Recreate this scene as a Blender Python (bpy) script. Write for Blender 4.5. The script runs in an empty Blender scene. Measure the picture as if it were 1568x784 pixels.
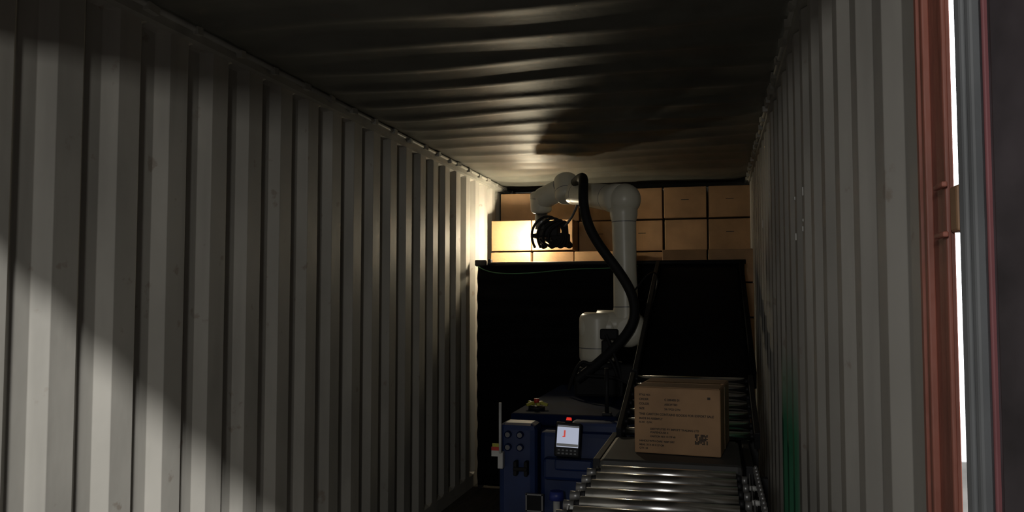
import bpy, bmesh, math, random
from mathutils import Vector, Matrix, Euler
random.seed(4)
S=bpy.context.scene
S.view_settings.view_transform='Standard'
COL=S.collection

# ---------------- materials ----------------
def mat(name,color,rough=0.6,metal=0.0,var=0.12,scale=6.0,stretch=(1,1,1),bump=0.0,bscale=40,emis=None,estr=0,color2=None,spec=0.5):
    m=bpy.data.materials.new(name); m.use_nodes=True
    nt=m.node_tree; b=nt.nodes['Principled BSDF']
    b.inputs['Roughness'].default_value=rough; b.inputs['Metallic'].default_value=metal
    b.inputs['Specular IOR Level'].default_value=spec
    tc=nt.nodes.new('ShaderNodeTexCoord'); mp=nt.nodes.new('ShaderNodeMapping')
    mp.inputs['Scale'].default_value=stretch
    nt.links.new(tc.outputs['Object'],mp.inputs['Vector'])
    n=nt.nodes.new('ShaderNodeTexNoise'); n.inputs['Scale'].default_value=scale; n.inputs['Detail'].default_value=6
    nt.links.new(mp.outputs[0],n.inputs['Vector'])
    r=nt.nodes.new('ShaderNodeValToRGB')
    c=color
    lo=color2 if color2 else tuple(max(0,x*(1-var*2)) for x in c)
    r.color_ramp.elements[0].position=0.3; r.color_ramp.elements[0].color=(*lo,1)
    r.color_ramp.elements[1].position=0.65; r.color_ramp.elements[1].color=(*[min(1,x*(1+var*0.3)) for x in c],1)
    nt.links.new(n.outputs['Fac'],r.inputs['Fac']); nt.links.new(r.outputs[0],b.inputs['Base Color'])
    if bump>0:
        n2=nt.nodes.new('ShaderNodeTexNoise'); n2.inputs['Scale'].default_value=bscale
        nt.links.new(mp.outputs[0],n2.inputs['Vector'])
        bp=nt.nodes.new('ShaderNodeBump'); bp.inputs['Strength'].default_value=bump; bp.inputs['Distance'].default_value=0.01
        nt.links.new(n2.outputs['Fac'],bp.inputs['Height']); nt.links.new(bp.outputs[0],b.inputs['Normal'])
    if emis:
        b.inputs['Emission Color'].default_value=(*emis,1); b.inputs['Emission Strength'].default_value=estr
    return m

def wall_paint(name,base,stain_region=None):
    """weathered painted steel: base paint, vertical streaks, scuffs, rust flecks"""
    m=mat(name,base,rough=0.55,var=0.12,scale=2.2,stretch=(1,1,0.6),bump=0.15,bscale=14)
    nt=m.node_tree; b=nt.nodes['Principled BSDF']
    base_link=b.inputs['Base Color'].links[0].from_socket
    tc=nt.nodes.new('ShaderNodeTexCoord')
    def layer(prev,scale,stretch,p0,p1,col,fac,detail=8):
        mp=nt.nodes.new('ShaderNodeMapping'); mp.inputs['Scale'].default_value=stretch
        nt.links.new(tc.outputs['Object'],mp.inputs['Vector'])
        n=nt.nodes.new('ShaderNodeTexNoise'); n.inputs['Scale'].default_value=scale; n.inputs['Detail'].default_value=detail
        nt.links.new(mp.outputs[0],n.inputs['Vector'])
        r=nt.nodes.new('ShaderNodeMapRange'); r.inputs[1].default_value=p0; r.inputs[2].default_value=p1; r.inputs[4].default_value=fac
        nt.links.new(n.outputs['Fac'],r.inputs[0])
        mx=nt.nodes.new('ShaderNodeMix'); mx.data_type='RGBA'
        mx.inputs[7].default_value=(*col,1)
        nt.links.new(r.outputs[0],mx.inputs[0]); nt.links.new(prev,mx.inputs[6])
        return mx.outputs[2]
    o=layer(base_link,7,(1,1,0.10),0.52,0.70,tuple(x*0.6 for x in base),0.5)
    o=layer(o,11,(1,1,1),0.67,0.72,(0.16,0.10,0.06),0.4)
    o=layer(o,3,(1,1,0.3),0.60,0.66,tuple(min(1,x*1.25) for x in base),0.3)
    if stain_region:
        (y0,y1,z1,col)=stain_region
        sx=nt.nodes.new('ShaderNodeSeparateXYZ'); nt.links.new(tc.outputs['Object'],sx.inputs[0])
        def band(sock,a,b_,w):
            r1=nt.nodes.new('ShaderNodeMapRange'); r1.inputs[1].default_value=a; r1.inputs[2].default_value=a+w
            r2=nt.nodes.new('ShaderNodeMapRange'); r2.inputs[1].default_value=b_; r2.inputs[2].default_value=b_-w
            nt.links.new(sock,r1.inputs[0]); nt.links.new(sock,r2.inputs[0])
            mm=nt.nodes.new('ShaderNodeMath'); mm.operation='MULTIPLY'
            nt.links.new(r1.outputs[0],mm.inputs[0]); nt.links.new(r2.outputs[0],mm.inputs[1]); return mm.outputs[0]
        f1=band(sx.outputs[1],y0,y1,0.06); f2=band(sx.outputs[2],-1,z1,0.35)
        mm=nt.nodes.new('ShaderNodeMath'); mm.operation='MULTIPLY'; nt.links.new(f1,mm.inputs[0]); nt.links.new(f2,mm.inputs[1])
        mx=nt.nodes.new('ShaderNodeMix'); mx.data_type='RGBA'; mx.inputs[7].default_value=(*col,1)
        nt.links.new(mm.outputs[0],mx.inputs[0]); nt.links.new(o,mx.inputs[6]); o=mx.outputs[2]
    nt.links.new(o,b.inputs['Base Color'])
    return m

M_wall=wall_paint('painted_steel_wall',(0.42,0.40,0.355))
M_wallR=wall_paint('painted_steel_wall_right',(0.37,0.355,0.325),(3.40,4.15,1.40,(0.05,0.22,0.12)))
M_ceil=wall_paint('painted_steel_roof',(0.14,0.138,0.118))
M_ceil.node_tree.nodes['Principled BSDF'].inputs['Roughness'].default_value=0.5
M_rail=wall_paint('painted_rail',(0.36,0.35,0.31))
M_floor=mat('plywood_floor',(0.045,0.035,0.025),0.8,var=0.3,scale=5,stretch=(6,0.6,1))
M_conc=mat('concrete',(0.18,0.17,0.16),0.9,var=0.2,scale=3)
M_red=mat('red_primer',(0.34,0.115,0.08),0.55,var=0.25,scale=5,stretch=(1,1,0.5),bump=0.3,bscale=30)
M_tan=mat('tan_hinge',(0.30,0.17,0.09),0.6)
M_gasket=mat('grey_gasket',(0.20,0.21,0.22),0.6,var=0.2,scale=8,stretch=(1,1,.3))
M_door=mat('door_paint',(0.10,0.085,0.095),0.6,var=0.3)
M_pink=mat('faded_red_edge',(0.30,0.11,0.12),0.6)
M_white_ext=mat('white_backdrop',(0.85,0.87,0.9),0.8,var=0.02)
def card(name,c):
    return mat(name,c,0.75,var=0.14,scale=5,bump=0.1,bscale=60)
M_cards=[card('cardboard_a',(0.40,0.235,0.115)),card('cardboard_b',(0.32,0.185,0.09)),card('cardboard_c',(0.38,0.225,0.115))]
M_tape=mat('packing_tape',(0.34,0.22,0.12),0.25,var=0.05)
M_ink=mat('print_ink',(0.04,0.028,0.02),0.7)
M_black=mat('black_rubber',(0.010,0.010,0.011),0.7,var=0.2,spec=0.3)
M_curt=mat('black_curtain',(0.004,0.004,0.005),0.9,var=0.3,scale=4,stretch=(0.4,1,6),bump=0.5,bscale=8,spec=0.1)
M_bmetal=mat('black_metal',(0.012,0.012,0.014),0.6,metal=0.0,spec=0.3)
M_white=mat('robot_white',(0.66,0.63,0.52),0.35,var=0.05)
M_seam=mat('robot_seam_grey',(0.16,0.16,0.17),0.4)
M_blue=mat('machine_blue',(0.006,0.024,0.105),0.45,var=0.15)
M_blue2=mat('machine_blue_dark',(0.004,0.012,0.050),0.8,var=0.2,spec=0.1)
M_bluecap=mat('cap_blue',(0.04,0.06,0.30),0.4)
M_steel=mat('roller_steel',(0.92,0.92,0.91),0.24,metal=1.0,var=0.05,scale=20)
M_alu=mat('aluminium',(0.30,0.30,0.30),0.4,metal=0.7)
M_rivet=mat('white_plastic',(0.55,0.55,0.53),0.5)
M_yel=mat('yellow_plastic',(0.40,0.38,0.04),0.5)
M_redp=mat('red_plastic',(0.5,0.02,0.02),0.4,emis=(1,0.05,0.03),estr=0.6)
M_redm=mat('red_matte',(0.5,0.03,0.02),0.5)
M_screen=mat('screen_glow',(0.3,0.32,0.4),0.3,var=0.01,emis=(0.46,0.51,0.68),estr=0.55)
M_scrdark=mat('screen_dark',(0.05,0.05,0.08),0.3)
M_scrred=mat('screen_red',(0.8,0.05,0.03),0.4,emis=(1,0.08,0.05),estr=0.4)
M_green=mat('green_cable',(0.05,0.17,0.08),0.5)
M_lampglass=mat('lamp_glass',(1,0.95,0.85),0.3,var=0,emis=(1,0.9,0.7),estr=12)

# ---------------- mesh helpers ----------------
def obj_from_bm(bm,name,m,smooth=False):
    me=bpy.data.meshes.new(name); bm.normal_update(); bm.to_mesh(me); bm.free()
    o=bpy.data.objects.new(name,me); COL.objects.link(o)
    for mm in (m if isinstance(m,list) else [m]): me.materials.append(mm)
    if smooth:
        for p in me.polygons: p.use_smooth=True
    return o
def add_box(bm,c,s,rot=None,mi=0):
    r=bmesh.ops.create_cube(bm,size=1)
    R=(Euler(rot).to_matrix().to_4x4() if rot is not None else Matrix.Identity(4))
    mx=Matrix.Translation(c)@R@Matrix.Diagonal((*s,1))
    bmesh.ops.transform(bm,matrix=mx,verts=r['verts'])
    for f in {f for v in r['verts'] for f in v.link_faces}: f.material_index=mi
    return r['verts']
def box(name,c,s,m,bev=0.0,rot=None,seg=2):
    bm=bmesh.new(); add_box(bm,(0,0,0),s)
    if bev>0: bmesh.ops.bevel(bm,geom=bm.edges[:],offset=bev,segments=seg,profile=0.5,affect='EDGES')
    o=obj_from_bm(bm,name,m,smooth=False)
    o.location=c
    if rot: o.rotation_euler=rot
    return o
def add_cyl(bm,a,b,r1,r2=None,seg=20,mi=0,caps=True):
    a=Vector(a);b=Vector(b); r2=r1 if r2 is None else r2
    d=b-a; r=bmesh.ops.create_cone(bm,cap_ends=caps,segments=seg,radius1=r1,radius2=r2,depth=d.length)
    q=Vector((0,0,1)).rotation_difference(d.normalized()).to_matrix().to_4x4()
    bmesh.ops.transform(bm,matrix=Matrix.Translation((a+b)/2)@q,verts=r['verts'])
    for f in {f for v in r['verts'] for f in v.link_faces}:
        f.material_index=mi
        f.smooth = len(f.verts)==4
def cyl(name,a,b,r,m,r2=None,seg=24):
    bm=bmesh.new(); add_cyl(bm,a,b,r,r2,seg); return obj_from_bm(bm,name,m)
def lathe(name,a,b,prof,m,seg=32,mis=None):
    a=Vector(a);b=Vector(b);d=(b-a).normalized()
    q=Vector((0,0,1)).rotation_difference(d)
    bm=bmesh.new(); rings=[]
    for p in prof:
        ring=[bm.verts.new(a+q@Vector((p[1]*math.cos(2*math.pi*i/seg),p[1]*math.sin(2*math.pi*i/seg),p[0]))) for i in range(seg)]
        rings.append(ring)
    for k in range(len(rings)-1):
        for i in range(seg):
            f=bm.faces.new((rings[k][i],rings[k][(i+1)%seg],rings[k+1][(i+1)%seg],rings[k+1][i])); f.smooth=True
            f.material_index=prof[k][2] if len(prof[k])>2 else 0
    bm.faces.new(rings[0][::-1]); bm.faces.new(rings[-1])
    return obj_from_bm(bm,name,m)
def capprof(L,r,e=0.03,seam=True):
    P=[]
    for k in range(6):
        t=k/5*math.pi/2; P.append((e*(1-math.cos(t))-0.0, max(0.004,r-e+e*math.sin(t)),0))
    if seam:
        P+=[(L*0.30,r,1),(L*0.30+0.006,r,0),(L*0.30+0.0061,r,0)]
    for k in range(6):
        t=(1-k/5)*math.pi/2; P.append((L-e*(1-math.cos(t)), max(0.004,r-e+e*math.sin(t)),0))
    return P
def joint(name,a,b,r,e=0.03,seam=True):
    L=(Vector(b)-Vector(a)).length
    return lathe(name,a,b,capprof(L,r,e,seam),[M_white,M_seam])
def sphere(name,c,r,m,sc=(1,1,1)):
    bm=bmesh.new(); bmesh.ops.create_uvsphere(bm,u_segments=28,v_segments=18,radius=r)
    o=obj_from_bm(bm,name,m,True); o.location=c; o.scale=sc; return o
def curve(name,pts,r,m,cyc=False):
    cu=bpy.data.curves.new(name,'CURVE'); cu.dimensions='3D'; cu.bevel_depth=r; cu.bevel_resolution=4; cu.resolution_u=10
    sp=cu.splines.new('NURBS'); sp.points.add(len(pts)-1); sp.order_u=4; sp.use_endpoint_u=True
    for i,p in enumerate(pts): sp.points[i].co=(*p,1)
    o=bpy.data.objects.new(name,cu); COL.objects.link(o); cu.materials.append(m); return o
def group(name,parts,loc=(0,0,0),rotz=0):
    e=bpy.data.objects.new(name,None); COL.objects.link(e); e.empty_display_size=0.1
    e.location=loc; 
    for p in parts:
        p.parent=e; p.matrix_parent_inverse=Matrix.Translation(Vector(loc)).inverted()
    return e

XL,XR,ZC,Y0,Y1=-2.02,0.33,2.69,1.28,8.0
# ---------------- container shell ----------------
def corrugated_wall(name,x,inward,ya,yb,m,dep=0.036):
    per=0.27; prof=[]; y=ya
    while y<yb:
        for dy,o in ((0,0),(0.105,0),(0.150,-dep),(0.225,-dep)):
            prof.append((y+dy,o))
        y+=per
    prof.append((y,0)); 
    prof=[p for p in prof if p[0]<=yb]+[(yb,0 if prof[-1][1]==0 else -dep)]
    bm=bmesh.new()
    zs=[0.0,0.10,0.12,0.9,1.7,2.615,2.635,ZC]
    cols=[]
    for (yy,o) in prof:
        cols.append([bm.verts.new((x+inward*(o if 0.11<z<2.62 else 0),yy,z)) for z in zs])
    for i in range(len(cols)-1):
        for j in range(len(zs)-1):
            bm.faces.new((cols[i][j],cols[i+1][j],cols[i+1][j+1],cols[i][j+1]))
    o=obj_from_bm(bm,name,m)
    sm=o.modifiers.new('thick','SOLIDIFY'); sm.thickness=0.004; sm.offset=0
    bv=o.modifiers.new('bev','BEVEL'); bv.width=0.006; bv.segments=2; bv.limit_method='ANGLE'; bv.angle_limit=math.radians(20)
    return o
corrugated_wall('wall_left',XL,1,Y0,Y1,M_wall)
corrugated_wall('wall_right',XR,1,1.43,Y1,M_wallR,0.026)
box('wall_back',((XL+XR)/2,Y1+0.03,ZC/2),(XR-XL+0.1,0.05,ZC),M_wall)
box('floor',((XL+XR)/2,(Y0+Y1)/2,-0.03),(XR-XL+0.1,Y1-Y0+0.1,0.06),M_floor)
box('dock_floor',(-0.5,-3.4,-0.04),(12,9.2,0.06),M_conc)
bm=bmesh.new()
xs=[XL-0.03,XL+0.06,XL+0.16,-1.5,-1.2,-0.8,-0.4,-0.1,XR-0.16,XR-0.06,XR+0.03]; fx=[0,0,1,1,1,1,1,1,1,0,0]
per=0.33; ys=[];y=Y0
while y<Y1:
    for dy,o in ((0,0),(0.11,0),(0.17,-0.020),(0.22,-0.020),(0.28,0)): ys.append((y+dy,o))
    y+=per
ys=[p for p in ys if p[0]<Y1]+[(Y1,0)]
g=[[bm.verts.new((x,yy,ZC+o*f + (0.010*math.sin(yy*2.3+x*3)+0.006*math.sin(yy*5.1-x*4))*f)) for x,f in zip(xs,fx)] for yy,o in ys]
for i in range(len(g)-1):
    for j in range(len(xs)-1): bm.faces.new((g[i][j],g[i][j+1],g[i+1][j+1],g[i+1][j]))
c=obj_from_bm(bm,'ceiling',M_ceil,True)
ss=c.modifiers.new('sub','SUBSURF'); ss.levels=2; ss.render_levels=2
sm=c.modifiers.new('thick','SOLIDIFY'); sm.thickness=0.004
def rail(name,x,sgn):
    bm=bmesh.new()
    add_box(bm,(x+sgn*0.018,(Y0+Y1)/2,ZC-0.045),(0.036,Y1-Y0,0.04))
    add_cyl(bm,(x+sgn*0.04,Y0,ZC-0.022),(x+sgn*0.04,Y1,ZC-0.022),0.012,seg=10)
    y=Y0+0.1
    while y<Y1-0.1:
        l=random.uniform(0.03,0.07)
        add_box(bm,(x+sgn*0.045,y,ZC-0.03+random.uniform(-.006,.006)),(0.03,l,0.03),rot=(random.uniform(-.2,.2),0,random.uniform(-.2,.2)))
        y+=random.choice((0.27,0.3,0.27,0.2))
    return obj_from_bm(bm,name,M_rail)
rail('trim_1',XL,1); rail('trim_2',XR,-1)
box('trim_3',((XL+XR)/2,Y0-0.04,2.52),(XR-XL+0.3,0.10,0.40),M_red,0.01)  # door header out of view, hung low to shadow the upper walls
box('trim_4',(XL-0.04,Y0-0.04,1.16),(0.08,0.12,2.34),M_red,0.01)
parts=[box('jamb_plate',(XR+0.002,1.351,1.16),(0.004,0.158,2.33),M_red),
       box('jamb_rib',(XR-0.004,1.375,1.16),(0.012,0.018,2.33),M_red,0.003),
       box('jamb_lip',(XR-0.002,1.283,1.16),(0.008,0.02,2.33),M_red,0.003),
       box('jamb_flange',(XR+0.02,1.43,1.16),(0.05,0.012,2.33),M_red)]
group('door_frame_post',parts,(XR,1.35,0))
parts=[box('hinge_leaf',(XR+0.006,1.252,1.735),(0.016,0.035,0.066),M_tan,0.004),
       cyl('hinge_pin',(XR+0.022,1.25,1.69),(XR+0.022,1.25,1.78),0.010,M_tan),
       box('hinge_stop',(XR-0.010,1.285,1.772),(0.008,0.05,0.008),M_red,0.002),
       box('hinge_stop_low',(XR-0.010,1.285,1.70),(0.008,0.05,0.008),M_red,0.002)]
group('door_hinge',parts,(XR,1.25,1.73))
a=math.radians(15)
hx,hy=XR,1.236
dirv=Vector((math.sin(a),-math.cos(a),0)); nrm=Vector((math.cos(a),math.sin(a),0))
def dbox(nm,s0,s1,t0,t1,z0,z1,m,bev=0.0):
    cpt=Vector((hx,hy,0))+dirv*((s0+s1)/2)+nrm*((t0+t1)/2); cpt.z=(z0+z1)/2
    return box(nm,cpt,(t1-t0,s1-s0,z1-z0),m,bev,rot=(0,0,a))
parts=[dbox('leaf_panel',0.042,1.15,0.012,0.05,0.05,2.35,M_door),
 dbox('gasket_outer',0.0,0.018,0.0,0.02,0.05,2.35,M_gasket,0.004),
 dbox('gasket_inner',0.020,0.034,0.003,0.02,0.05,2.35,M_gasket,0.004),
 dbox('leaf_edge_strip',0.054,0.060,0.006,0.02,0.05,2.35,M_pink,0.002),
 dbox('leaf_frame',0.075,0.16,0.004,0.03,0.05,2.35,M_door,0.004),
 dbox('leaf_top_rail',0.042,1.15,0.004,0.03,2.27,2.35,M_door,0.004),
 dbox('leaf_bottom_rail',0.042,1.15,0.004,0.03,0.05,0.15,M_door,0.004)]
group('door_1',parts,(hx,hy,0))
parts=[box('backdrop_panel',(4.2,10.0,2.5),(6.6,0.2,7.0),M_white_ext),
       box('backdrop_base',(4.2,9.88,-0.6),(6.6,0.08,0.8),M_conc)]
group('daylight_backdrop',parts,(4.2,10,-1))  # white backdrop added so the hinge gap shows bright like daylight

# ---------------- boxes ----------------
def carton(bm,c,s,rz=0,mi=0,tape=True):
    w,d,h=s
    R=Matrix.Translation(c)@Matrix.Rotation(rz,4,'Z')
    def ab(cc,ss,m_): 
        vs=add_box(bm,cc,ss,mi=m_); bmesh.ops.transform(bm,matrix=R,verts=vs); return vs
    vs=ab((0,0,h/2),(w,d,h),mi)
    es=list({e for v in vs for e in v.link_edges})
    bmesh.ops.bevel(bm,geom=es,offset=0.005,segments=2,profile=0.5,affect='EDGES',material=-1)
    ab((0,-d/4,h+0.0005),(w*0.97,d/2-0.02,0.003),mi)
    ab((0,d/4,h+0.0005),(w*0.97,d/2-0.02,0.003),mi)
    if tape:
        ab((0,0,h+0.0025),(w*0.9,0.05,0.0015),3)
bm=bmesh.new()
W,H,D=0.384,0.29,0.44
nc=6
for r in range(9):
    z=r*H
    for k in range(nc):
        x=XL+0.03+W/2+k*(W+0.002)
        if r==8: yf=7.40 if k<3 else 7.30
        elif r==7: yf=7.06 if k<2 else 7.33
        elif r==6: yf=7.06 if k<3 else (7.33 if k<4 else 6.98)
        else: yf=7.0 if k<4 else 6.92
        yf+=random.uniform(-0.012,0.012)
        w=W-0.013
        xo=random.uniform(-0.003,0.003)
        hh=H-0.016
        carton(bm,(x+xo,yf+D/2,z),(w,D,hh),random.uniform(-.012,.012),random.choice((0,0,1,2)) if k<3 else random.choice((1,1,2)))  # right columns use darker cards: the lamp's fall-off is put into the colour
        if yf<7.1: carton(bm,(x,7.76,z),(w,0.34,hh),0,random.choice((0,1)),False)
        if random.random()<0.4: add_box(bm,(x,yf-0.001,z+H*0.55),(w*0.18,0.002,0.006),mi=4)
stack=obj_from_bm(bm,'cardboard_box_stack',M_cards+[M_tape,M_ink])

bw,bd,bh=0.352,0.40,0.272
bm=bmesh.new(); carton(bm,(0,0,0),(bw,bd,bh),0,2)
add_box(bm,(bw/2+0.0005,0,bh*0.5),(0.001,0.05,bh*0.96),mi=3)
cb=obj_from_bm(bm,'carton_body',M_cards+[M_tape,M_ink])
parts=[cb]
def text(nm,s,x,z,size):
    cu=bpy.data.curves.new(nm,'FONT'); cu.body=s; cu.size=size; cu.extrude=0.0002; cu.offset=0.0004
    o=bpy.data.objects.new(nm,cu); COL.objects.link(o); cu.materials.append(M_ink)
    o.location=(x,-bd/2-0.0012,z); o.rotation_euler=(math.pi/2,0,0); return o
lines=[(-.155,.238,'STYLE NO.',.010),(-.155,.219,'ORDER',.012),(-.155,.200,'COLOR',.012),(-.155,.181,'SIZE',.012),
(-.05,.219,'C 200405 01',.012),(-.05,.200,'ASSORTED',.011),(-.05,.181,'24 / PCS CTN',.011),
(-.155,.158,'THIS CARTON CONTAINS GOODS FOR EXPORT SALE',.0125),(-.155,.140,'MADE IN ASSEMBLY',.011),(-.155,.124,'N.W.  G.W.',.011),
(-.11,.098,'DISTRIBUTED BY IMPORT TRADING LTD',.011),(-.11,.084,'WAREHOUSE 4',.011),(-.11,.068,'CARTON NO: 12 OF 40',.010),
(-.155,.048,'HANDLE WITH CARE  KEEP DRY',.010),(-.155,.032,'MEAS. 35 X 40 X 27 CM',.010),(-.155,.018,'QTY. 24',.010)]
for i,(x,z,s,sz) in enumerate(lines): parts.append(text('print_line_%d'%(i+1),s,x,z,sz))
bm=bmesh.new()
for i in range(9):
    for j in range(8):
        if random.random()<0.7: add_box(bm,(0.075+i*0.0058,-bd/2-0.001,0.05+j*0.0052),(0.0052,0.0012,0.0046))
add_box(bm,(0.13,-bd/2-0.001,0.235),(0.012,0.0012,0.010))
parts.append(obj_from_bm(bm,'print_code',M_ink))
e=bpy.data.objects.new('cardboard_box',None); COL.objects.link(e)
for p in parts: p.parent=e
e.location=(-0.142,3.60,0.962); e.rotation_euler=(0,0,math.radians(-5.5))

# ---------------- roller conveyors ----------------
CXL,CXR=-0.455,0.085
def roller(bm,x0,x1,y,z,r=0.024):
    add_cyl(bm,(x0,y,z),(x1,y,z),r,seg=32,mi=0)
    add_cyl(bm,(x0-0.018,y,z),(x0,y,z),r*0.55,seg=12,mi=1)
    add_cyl(bm,(x1,y,z),(x1+0.018,y,z),r*0.55,seg=12,mi=1)
zt=0.962
bm=bmesh.new()
y=1.75
while y<3.22:
    roller(bm,CXL+0.02,CXR-0.02,y,zt-0.024,0.025)
    add_cyl(bm,(CXL-0.035,y,zt-0.03),(CXL-0.0,y,zt-0.03),0.016,seg=14,mi=3)
    add_cyl(bm,(CXR-0.0,y,zt-0.03),(CXR+0.02,y,zt-0.03),0.016,seg=14,mi=3)
    y+=0.125
rl=obj_from_bm(bm,'rollers',[M_steel,M_bmetal,M_alu,M_alu])
bm=bmesh.new()
for sx in (CXL-0.005,CXR+0.035):
    y=1.75;
    while y<3.1:
        for s in (1,-1):
            d=Vector((0,0.21,-0.14*s)); cpt=Vector((sx+0.004*s,y+0.105,zt-0.10))
            ang=math.atan2(d.z,d.y); add_box(bm,cpt,(0.004,d.length,0.022),rot=(ang,0,0),mi=0)
        for zz in (zt-0.03,zt-0.10,zt-0.17):
            add_cyl(bm,(sx-0.012,y,zz),(sx+0.014,y,zz),0.009,seg=10,mi=1)
            add_cyl(bm,(sx-0.012,y+0.105,zt-0.10),(sx+0.014,y+0.105,zt-0.10),0.009,seg=10,mi=1)
        y+=0.21
links=obj_from_bm(bm,'scissor_links',[M_alu,M_rivet])
bm=bmesh.new()
for sx in (CXL+0.02,CXR-0.02):
    for yy in (1.95,2.75,3.15):
        add_cyl(bm,(sx,yy,0.08),(sx,yy,zt-0.16),0.018,seg=12)
        add_cyl(bm,(sx-0.015,yy,0.05),(sx+0.015,yy,0.05),0.05,seg=20)
for yy in (1.95,2.75,3.15): add_box(bm,((CXL+CXR)/2,yy,zt-0.2),(CXR-CXL,0.04,0.04))
legs=obj_from_bm(bm,'legs',M_bmetal)
bm=bmesh.new(); y=1.8
while y<3.25:
    add_cyl(bm,(CXR+0.055,y,zt-0.012),(CXR+0.055,y,zt+0.004),0.009,0.005,seg=10); add_box(bm,(CXR+0.055,y,zt-0.015),(0.018,0.03,0.008),rot=(0.5,0,0)); y+=0.06
tabs=obj_from_bm(bm,'side_chain',M_alu)
rb=box('side_rail',(CXR+0.055,2.5,zt-0.03),(0.012,1.5,0.03),M_bmetal,0.002)
under=box('under_tray',((CXL+CXR)/2,2.45,zt-0.13),(CXR-CXL-0.06,1.4,0.01),M_black)
group('roller_conveyor',[rl,links,legs,tabs,rb,under],((CXL+CXR)/2,2.5,0))

parts=[]
parts.append(box('transfer_belt',((CXL+CXR)/2-0.0,3.53,zt-0.03),(0.56,0.56,0.055),mat('grey_belt',(0.05,0.05,0.048),0.6),0.02))
parts.append(box('transfer_frame_left',(CXL-0.02,3.6,zt-0.05),(0.03,0.66,0.09),M_bmetal,0.004))
parts.append(box('transfer_frame_right',(CXR+0.035,3.6,zt-0.05),(0.03,0.66,0.09),M_bmetal,0.004))
bm=bmesh.new(); ya,yb,za,zb=3.86,4.50,0.975,1.16
n=7
for i in range(n):
    t=i/(n-1); roller(bm,-0.42,0.145,ya+(yb-ya)*t,za+(zb-za)*t,0.02)
parts.append(obj_from_bm(bm,'incline_rollers',[M_steel,M_bmetal]))
ang=math.atan2(zb-za,yb-ya); L=math.hypot(zb-za,yb-ya)+0.05
for sx,nm in ((-0.45,'l'),(0.175,'r')):
    parts.append(box('incline_rail_'+nm,(sx,(ya+yb)/2,(za+zb)/2-0.01),(0.025,L,0.08),M_bmetal,0.003,rot=(ang,0,0)))
yc,zc2,yd,zd=4.55,1.17,6.48,1.86
ang=math.atan2(zd-zc2,yd-yc); L=math.hypot(zd-zc2,yd-yc)
parts.append(box('steep_belt',(-0.12,(yc+yd)/2,(zc2+zd)/2-0.04),(0.60,L,0.06),M_curt,0.02,rot=(ang,0,0)))
parts.append(box('steep_rail_l',(-0.44,(yc+yd)/2,(zc2+zd)/2-0.01),(0.03,L,0.10),M_bmetal,0.004,rot=(ang,0,0)))
parts.append(box('steep_rail_r',(0.195,(yc+yd)/2,(zc2+zd)/2-0.01),(0.03,L,0.10),M_curt,0.004,rot=(ang,0,0)))
bm=bmesh.new()
for sx in (-0.42,0.17):
    for yy,zz in ((3.35,0.9),(4.1,0.98),(5.0,1.25),(6.2,1.68)):
        add_box(bm,(sx,yy,zz/2),(0.04,0.04,zz))
parts.append(obj_from_bm(bm,'support_legs',M_bmetal))
group('belt_conveyor',parts,(-0.15,5,0))

# ---------------- black curtain wall ----------------
bm=bmesh.new()
nx,nz=60,50; cx0,cx1=-1.975,0.225
g=[]
for j in range(nz+1):
    row=[]
    z=0.02+(1.885-0.02)*j/nz
    for i in range(nx+1):
        x=cx0+(cx1-cx0)*i/nx
        yy=6.6+0.012*math.sin(z*38+0.6*math.sin(x*3))+0.008*math.sin(x*9+z*3)
        row.append(bm.verts.new((x,yy,z)))
    g.append(row)
for j in range(nz):
    for i in range(nx): bm.faces.new((g[j][i],g[j][i+1],g[j+1][i+1],g[j+1][i]))
cur=obj_from_bm(bm,'curtain_cloth',M_curt,True); cur.modifiers.new('s','SOLIDIFY').thickness=0.006
parts=[cur,
 cyl('top_bar',(cx0-0.01,6.6,1.89),(cx1+0.01,6.6,1.89),0.018,M_bmetal),
 box('bar_clamp',(-1.93,6.56,1.90),(0.10,0.06,0.05),M_bmetal,0.008),
 box('end_block',(-1.85,6.55,1.915),(0.03,0.05,0.03),M_bmetal,0.006),
 box('frame_post_l',(cx0+0.02,6.64,0.94),(0.04,0.04,1.88),M_bmetal),
 box('frame_post_r',(cx1-0.02,6.64,0.94),(0.04,0.04,1.88),M_bmetal)]
group('black_curtain',parts,(-0.9,6.6,0))
curve('green_cable',[(-1.95,6.54,1.87),(-1.88,6.55,1.82),(-1.7,6.55,1.80),(-1.4,6.55,1.815),(-1.1,6.55,1.85),(-0.85,6.55,1.84),(-0.6,6.5,1.86)],0.004,M_green)

# ---------------- blue machine base ----------------
parts=[]
def bx(nm,x0,x1,y0,y1,z0,z1,m,bev=0.01): 
    o=box(nm,((x0+x1)/2,(y0+y1)/2,(z0+z1)/2),(x1-x0,y1-y0,z1-z0),m,bev); parts.append(o); return o
bx('chassis',-1.20,-0.56,4.55,6.2,0.10,0.86,M_blue2,0.03)
bx('top_deck',-1.18,-0.55,4.62,6.2,0.86,0.93,M_blue2,0.015)
bx('front_panel_left',-1.20,-0.98,4.42,4.6,0.25,0.90,M_blue,0.035)
bx('front_panel_right',-0.97,-0.52,4.46,4.6,0.30,0.86,M_blue,0.03)
bx('front_drawer',-0.94,-0.58,4.40,4.5,0.60,0.72,M_blue,0.02)
bx('front_lower',-1.16,-0.55,4.44,4.6,0.10,0.28,M_blue2,0.02)
bx('console_shoulder',-0.80,-0.52,4.50,4.75,0.84,0.91,M_blue,0.02)
bx('pendant_tray',-0.87,-0.66,4.38,4.46,0.66,0.72,M_blue,0.012)
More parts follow.
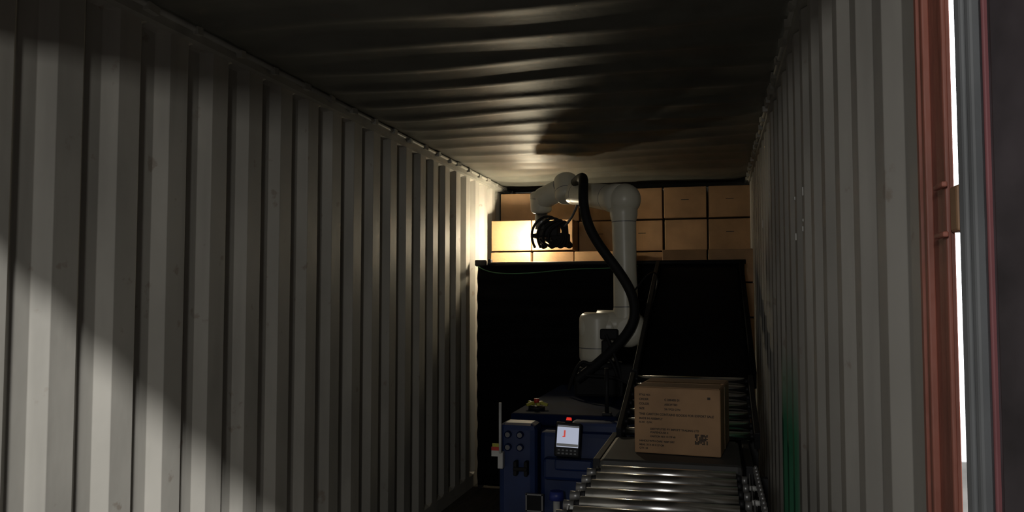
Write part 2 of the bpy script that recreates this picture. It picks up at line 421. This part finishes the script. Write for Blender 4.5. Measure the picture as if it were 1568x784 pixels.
for i,(gx,gz) in enumerate(((-1.14,0.84),(-1.07,0.84),(-1.14,0.77),(-1.07,0.77))):
    parts.append(cyl('gauge_%d'%(i+1),(gx,4.425,gz),(gx,4.40,gz),0.020,M_blue2))
    parts.append(cyl('gauge_face_%d'%(i+1),(gx,4.402,gz),(gx,4.398,gz),0.014,M_seam))
bx('handle_l',-1.10,-1.08,4.37,4.43,0.62,0.70,M_black,0.005)
bx('handle_r',-1.04,-1.02,4.37,4.43,0.62,0.70,M_black,0.005)
bx('handle_bar',-1.10,-1.02,4.36,4.38,0.65,0.67,M_black,0.005)
bm=bmesh.new(); cxx,czz=-0.985,0.475
for dx,dz,sx,sz in ((0,0.045,0.10,0.008),(0,-0.045,0.10,0.008),(-0.045,0,0.008,0.10),(0.045,0,0.008,0.10)):
    add_box(bm,(cxx+dx,4.40,czz+dz),(sx,0.02,sz),mi=0)
add_box(bm,(cxx,4.415,czz),(0.085,0.03,0.085),mi=1)
parts.append(obj_from_bm(bm,'socket_frame',[M_alu,M_black]))
for wx in (-1.12,-0.62):
    for wy in (4.8,5.95): parts.append(cyl('wheel',(wx-0.03,wy,0.09),(wx+0.03,wy,0.09),0.09,M_black))
parts.append(cyl('post_body',(-0.845,4.32,0.30),(-0.845,4.32,0.52),0.018,M_rivet))
parts.append(cyl('post_cap',(-0.845,4.32,0.52),(-0.845,4.32,0.565),0.042,M_bluecap,0.036))
bx('post_arm',-0.86,-0.83,4.32,4.46,0.30,0.33,M_bmetal,0.004)
group('mobile_robot_base',parts,(-0.87,5.2,0))

parts=[]
def pp(nm,c,s,m,bev=0.0): 
    o=box(nm,c,s,m,bev); parts.append(o); return o
pp('case',(0,0,0),(0.140,0.022,0.185),M_bmetal,0.010)
pp('screen',(0,-0.0115,0.016),(0.118,0.002,0.115),M_screen)
pp('screen_header',(0,-0.013,0.069),(0.118,0.001,0.008),M_scrdark)
pp('screen_icon',(-0.018,-0.0132,0.030),(0.009,0.001,0.036),M_scrred)
pp('screen_icon_foot',(-0.024,-0.0132,0.014),(0.010,0.001,0.005),M_scrred)
pp('screen_footer',(0.0,-0.0131,-0.030),(0.116,0.001,0.014),M_scrdark)
for i in range(5):
    for j in range(2): pp('key_%d_%d'%(i,j),(-0.044+i*0.022,-0.012,-0.058-j*0.017),(0.013,0.003,0.009),M_gasket,0.001)
bm=bmesh.new(); add_cyl(bm,(0.0,-0.002,0.10),(0,-0.002,0.118),0.016,0.013); o=obj_from_bm(bm,'stop_button',M_redp); parts.append(o)
o=cyl('stop_collar',(0,-0.002,0.09),(0,-0.002,0.102),0.020,M_bmetal); parts.append(o)
e=bpy.data.objects.new('teach_pendant',None); COL.objects.link(e)
for p in parts: p.parent=e
e.location=(-0.790,4.36,0.835); e.rotation_euler=(math.radians(-12),math.radians(3),math.radians(6))

parts=[cyl('base_disc',(-1.06,4.80,0.93),(-1.06,4.80,0.95),0.05,M_bmetal)]
for k in range(5):
    t=k*1.256; parts.append(box('fin_%d'%k,(-1.06+0.045*math.cos(t),4.80+0.03*math.sin(t),0.965),(0.05,0.02,0.018),M_yel,0.004,rot=(0.2*math.sin(k*3),0.3*math.cos(k*2),t)))
parts.append(cyl('button',(-1.06,4.80,0.97),(-1.06,4.80,0.995),0.016,M_redm))
group('emergency_stop_switch',parts,(-1.06,4.8,0.93))
parts=[cyl('rod',(-1.175,4.375,0.74),(-1.175,4.375,1.02),0.008,M_rivet),
 box('tag_white',(-1.20,4.375,0.74),(0.05,0.006,0.035),M_rivet),box('tag_red',(-1.20,4.374,0.765),(0.05,0.006,0.02),M_redm),
 box('tag_yellow',(-1.20,4.374,0.785),(0.04,0.006,0.018),M_yel),
 box('foot_clip',(-1.175,4.395,0.70),(0.03,0.044,0.09),M_rivet,0.004)]
group('marker_pole',parts,(-1.175,4.375,0.74))

# ---------------- robot arm ----------------
YB=5.6
parts=[]
parts.append(box('pedestal',(-0.78,YB+0.05,1.03),(0.34,0.34,0.20),M_black,0.02))
parts.append(cyl('pedestal_flange',(-0.78,YB,1.12),(-0.78,YB,1.16),0.15,M_bmetal))
parts.append(joint('base_joint',(-0.80,YB,1.15),(-0.80,YB,1.50),0.128,0.045))
parts.append(joint('shoulder_joint',(-0.92,YB,1.40),(-0.66,YB,1.40),0.105,0.04,False))
parts.append(joint('shoulder_cover',(-0.585,YB-0.10,1.39),(-0.585,YB+0.12,1.39),0.125,0.06,False))
parts.append(lathe('shoulder_bridge',(-0.80,YB,1.42),(-0.56,YB,1.42),[(0,.10),(0.12,.098),(0.24,.10)],[M_white,M_seam]))
parts.append(lathe('upper_arm',(-0.60,YB,1.38),(-0.615,YB,2.28),[(0,.10,0),(0.10,.098,0),(0.16,.085,1),(0.166,.085,0),(0.45,.080,0),(0.75,.085,1),(0.756,.085,0),(0.80,.096,0),(0.90,.098,0)],[M_white,M_seam]))
parts.append(sphere('elbow_corner',(-0.605,YB,2.29),0.112,M_white,(1,1,1)))
parts.append(lathe('forearm',(-0.62,YB,2.29),(-1.08,6.13,2.42),[(0,.110,0),(0.10,.106,0),(0.17,.096,1),(0.176,.096,0),(0.45,.088,0),(0.60,.086,1),(0.606,.086,0),(0.66,.090,0),(0.70,.08,0)],[M_white,M_seam]))
parts.append(joint('wrist_1',(-1.10,6.08,2.36),(-1.13,6.18,2.55),0.094,0.04))
parts.append(joint('wrist_2',(-1.10,6.15,2.48),(-1.35,6.22,2.38),0.086,0.03))
parts.append(joint('wrist_3',(-1.34,6.22,2.45),(-1.34,6.25,2.28),0.084,0.03))
group('robot_arm',parts,(-0.8,YB,0.93))
curve('arm_hose',[(-1.02,5.98,2.48),(-0.92,5.72,2.49),(-0.87,5.47,2.43),(-0.87,5.38,2.24),(-0.82,5.38,2.05),(-0.70,5.40,1.88),(-0.58,5.40,1.72),(-0.51,5.40,1.56),(-0.54,5.40,1.40),(-0.66,5.42,1.27),(-0.80,5.44,1.14),(-0.92,5.44,1.05)],0.034,M_black)
parts=[]
for i,pts in enumerate(([(-0.98,5.45,0.98),(-0.90,5.42,1.22),(-0.84,5.42,1.12),(-0.75,5.42,1.22),(-0.66,5.43,1.20),(-0.62,5.45,0.95)],
    [(-0.72,5.42,1.36),(-0.66,5.4,1.22),(-0.60,5.42,1.1),(-0.62,5.42,0.96)],
    [(-0.90,5.43,1.10),(-0.80,5.40,1.05),(-0.70,5.40,1.12),(-0.55,5.42,1.02)])):
    parts.append(curve('cable_%d'%(i+1),pts,0.012,M_black))
parts.append(box('valve_block',(-0.70,5.44,1.36),(0.12,0.05,0.07),M_black,0.01))
parts.append(box('valve_block_low',(-0.72,5.44,1.27),(0.06,0.06,0.10),M_black,0.01))
parts.append(box('clamp',(-0.55,5.44,1.10),(0.16,0.07,0.12),M_black,0.015))
group('cable_bundle',parts,(-0.75,5.42,1.0))
parts=[cyl('rod',(-0.615,4.66,0.93),(-0.615,4.66,1.20),0.012,M_bmetal),box('rod_foot',(-0.615,4.66,0.938),(0.05,0.05,0.016),M_bmetal,0.003)]
group('support_pole',parts,(-0.615,4.66,0.93))
curve('thin_cable',[(-0.52,5.42,1.66),(-0.44,5.5,1.78),(-0.40,5.8,1.80),(-0.40,6.0,1.70),(-0.45,5.4,1.45),(-0.46,5.0,1.32)],0.006,M_bmetal)

parts=[box('plate',(-1.26,6.30,2.10),(0.26,0.16,0.035),M_bmetal,0.006),
 box('body',(-1.28,6.28,2.15),(0.16,0.14,0.13),M_bmetal,0.015),
 box('manifold',(-1.19,6.27,2.06),(0.14,0.12,0.08),M_black,0.012),
 cyl('mount',(-1.34,6.25,2.15),(-1.34,6.25,2.278),0.05,M_alu),
 box('side_arm',(-1.40,6.50,2.10),(0.03,0.56,0.03),M_bmetal,0.004)]
for i in range(4):
    xx=-1.36+0.07*i
    parts.append(cyl('cup_stem_%d'%i,(xx,6.36,2.09),(xx,6.42,2.05),0.010,M_alu))
    parts.append(cyl('cup_%d'%i,(xx,6.41,2.055),(xx,6.45,2.03),0.016,M_black,0.030))
for i in range(4):
    t=i*0.045
    parts.append(curve('hose_%d'%i,[(-1.38+t,6.2,2.00),(-1.43+t,6.15,2.12),(-1.31+t,6.13,2.27-0.03*i),(-1.18+t*.5,6.15,2.22),(-1.12,6.18,2.08),(-1.24+t,6.16,1.96),(-1.34+t,6.2,2.07)],0.010,M_black))
parts.append(curve('hose_up',[(-1.16,6.18,2.15),(-1.06,6.10,2.2),(-1.0,6.02,2.32),(-0.98,5.98,2.42)],0.010,M_alu))
group('vacuum_gripper',parts,(-1.28,6.28,2.12))
LP=Vector((-1.60,6.86,2.12))
parts=[box('lamp_housing',(-1.46,6.82,2.13),(0.035,0.10,0.12),M_bmetal,0.006),
       box('lamp_lens',(-1.481,6.82,2.13),(0.006,0.07,0.08),M_lampglass,0.002),
       box('lamp_bracket',(-1.43,6.79,2.11),(0.05,0.03,0.03),M_bmetal,0.004)]
group('work_lamp',parts,(-1.46,6.82,2.1))

bm=bmesh.new()
for (yy,zz,h) in ((5.40,2.08,0.05),(2.97,1.98,0.030),(2.99,1.85,0.018),(3.24,1.84,0.026),(3.26,1.99,0.012),(2.98,1.88,0.010)):
    add_box(bm,(XR-0.029,yy,zz),(0.004,0.02,h))
obj_from_bm(bm,'wall_stickers',M_rivet)

# ---------------- lights ----------------
def area(name,loc,target,size,power,col,sy=None):
    l=bpy.data.lights.new(name,'AREA'); l.energy=power; l.color=col; l.size=size
    if sy: l.shape='RECTANGLE'; l.size_y=sy
    o=bpy.data.objects.new(name,l); COL.objects.link(o); o.location=loc
    o.rotation_euler=(Vector(target)-Vector(loc)).to_track_quat('-Z','Y').to_euler(); return o
area('outdoor_fill',(-0.3,-1.2,2.12),(-1.2,3.5,1.6),0.25,24,(1,0.98,0.93))  # added fill behind the camera, for outdoor light entering the doorway
sl=bpy.data.lights.new('sun','SUN'); sl.energy=3.0; sl.angle=math.radians(5); sl.color=(1,0.99,0.97)
so=bpy.data.objects.new('sun',sl); COL.objects.link(so); so.rotation_euler=Vector((-0.6,1.0,-0.816)).to_track_quat('-Z','Y').to_euler(); so.location=(2,-4,5)
area('backdrop_fill',(3.5,5.5,4),(3.5,10,2.2),1.0,900,(0.95,0.98,1))  # extra lamp, added only to brighten the white backdrop
pl=bpy.data.lights.new('work_lamp_light','POINT'); pl.energy=19; pl.shadow_soft_size=0.03; pl.color=(1,0.86,0.60)
po=bpy.data.objects.new('work_lamp_light',pl); COL.objects.link(po); po.location=LP
area('work_lamp_beam',(-1.50,6.80,2.14),(-2.02,7.06,2.19),0.06,9,(1,0.88,0.64))
w=bpy.data.worlds.new('sky'); S.world=w; w.use_nodes=True
w.node_tree.nodes['Background'].inputs[0].default_value=(0.68,0.70,0.74,1); w.node_tree.nodes['Background'].inputs[1].default_value=0.05

# ---------------- camera ----------------
cd=bpy.data.cameras.new('camera'); cd.sensor_width=36; cd.lens=28.24; cd.clip_start=0.02
co=bpy.data.objects.new('camera',cd); COL.objects.link(co); co.location=(0,0,1.61)
co.rotation_euler=(math.radians(90+2.93),0,math.radians(14.2))
S.camera=co
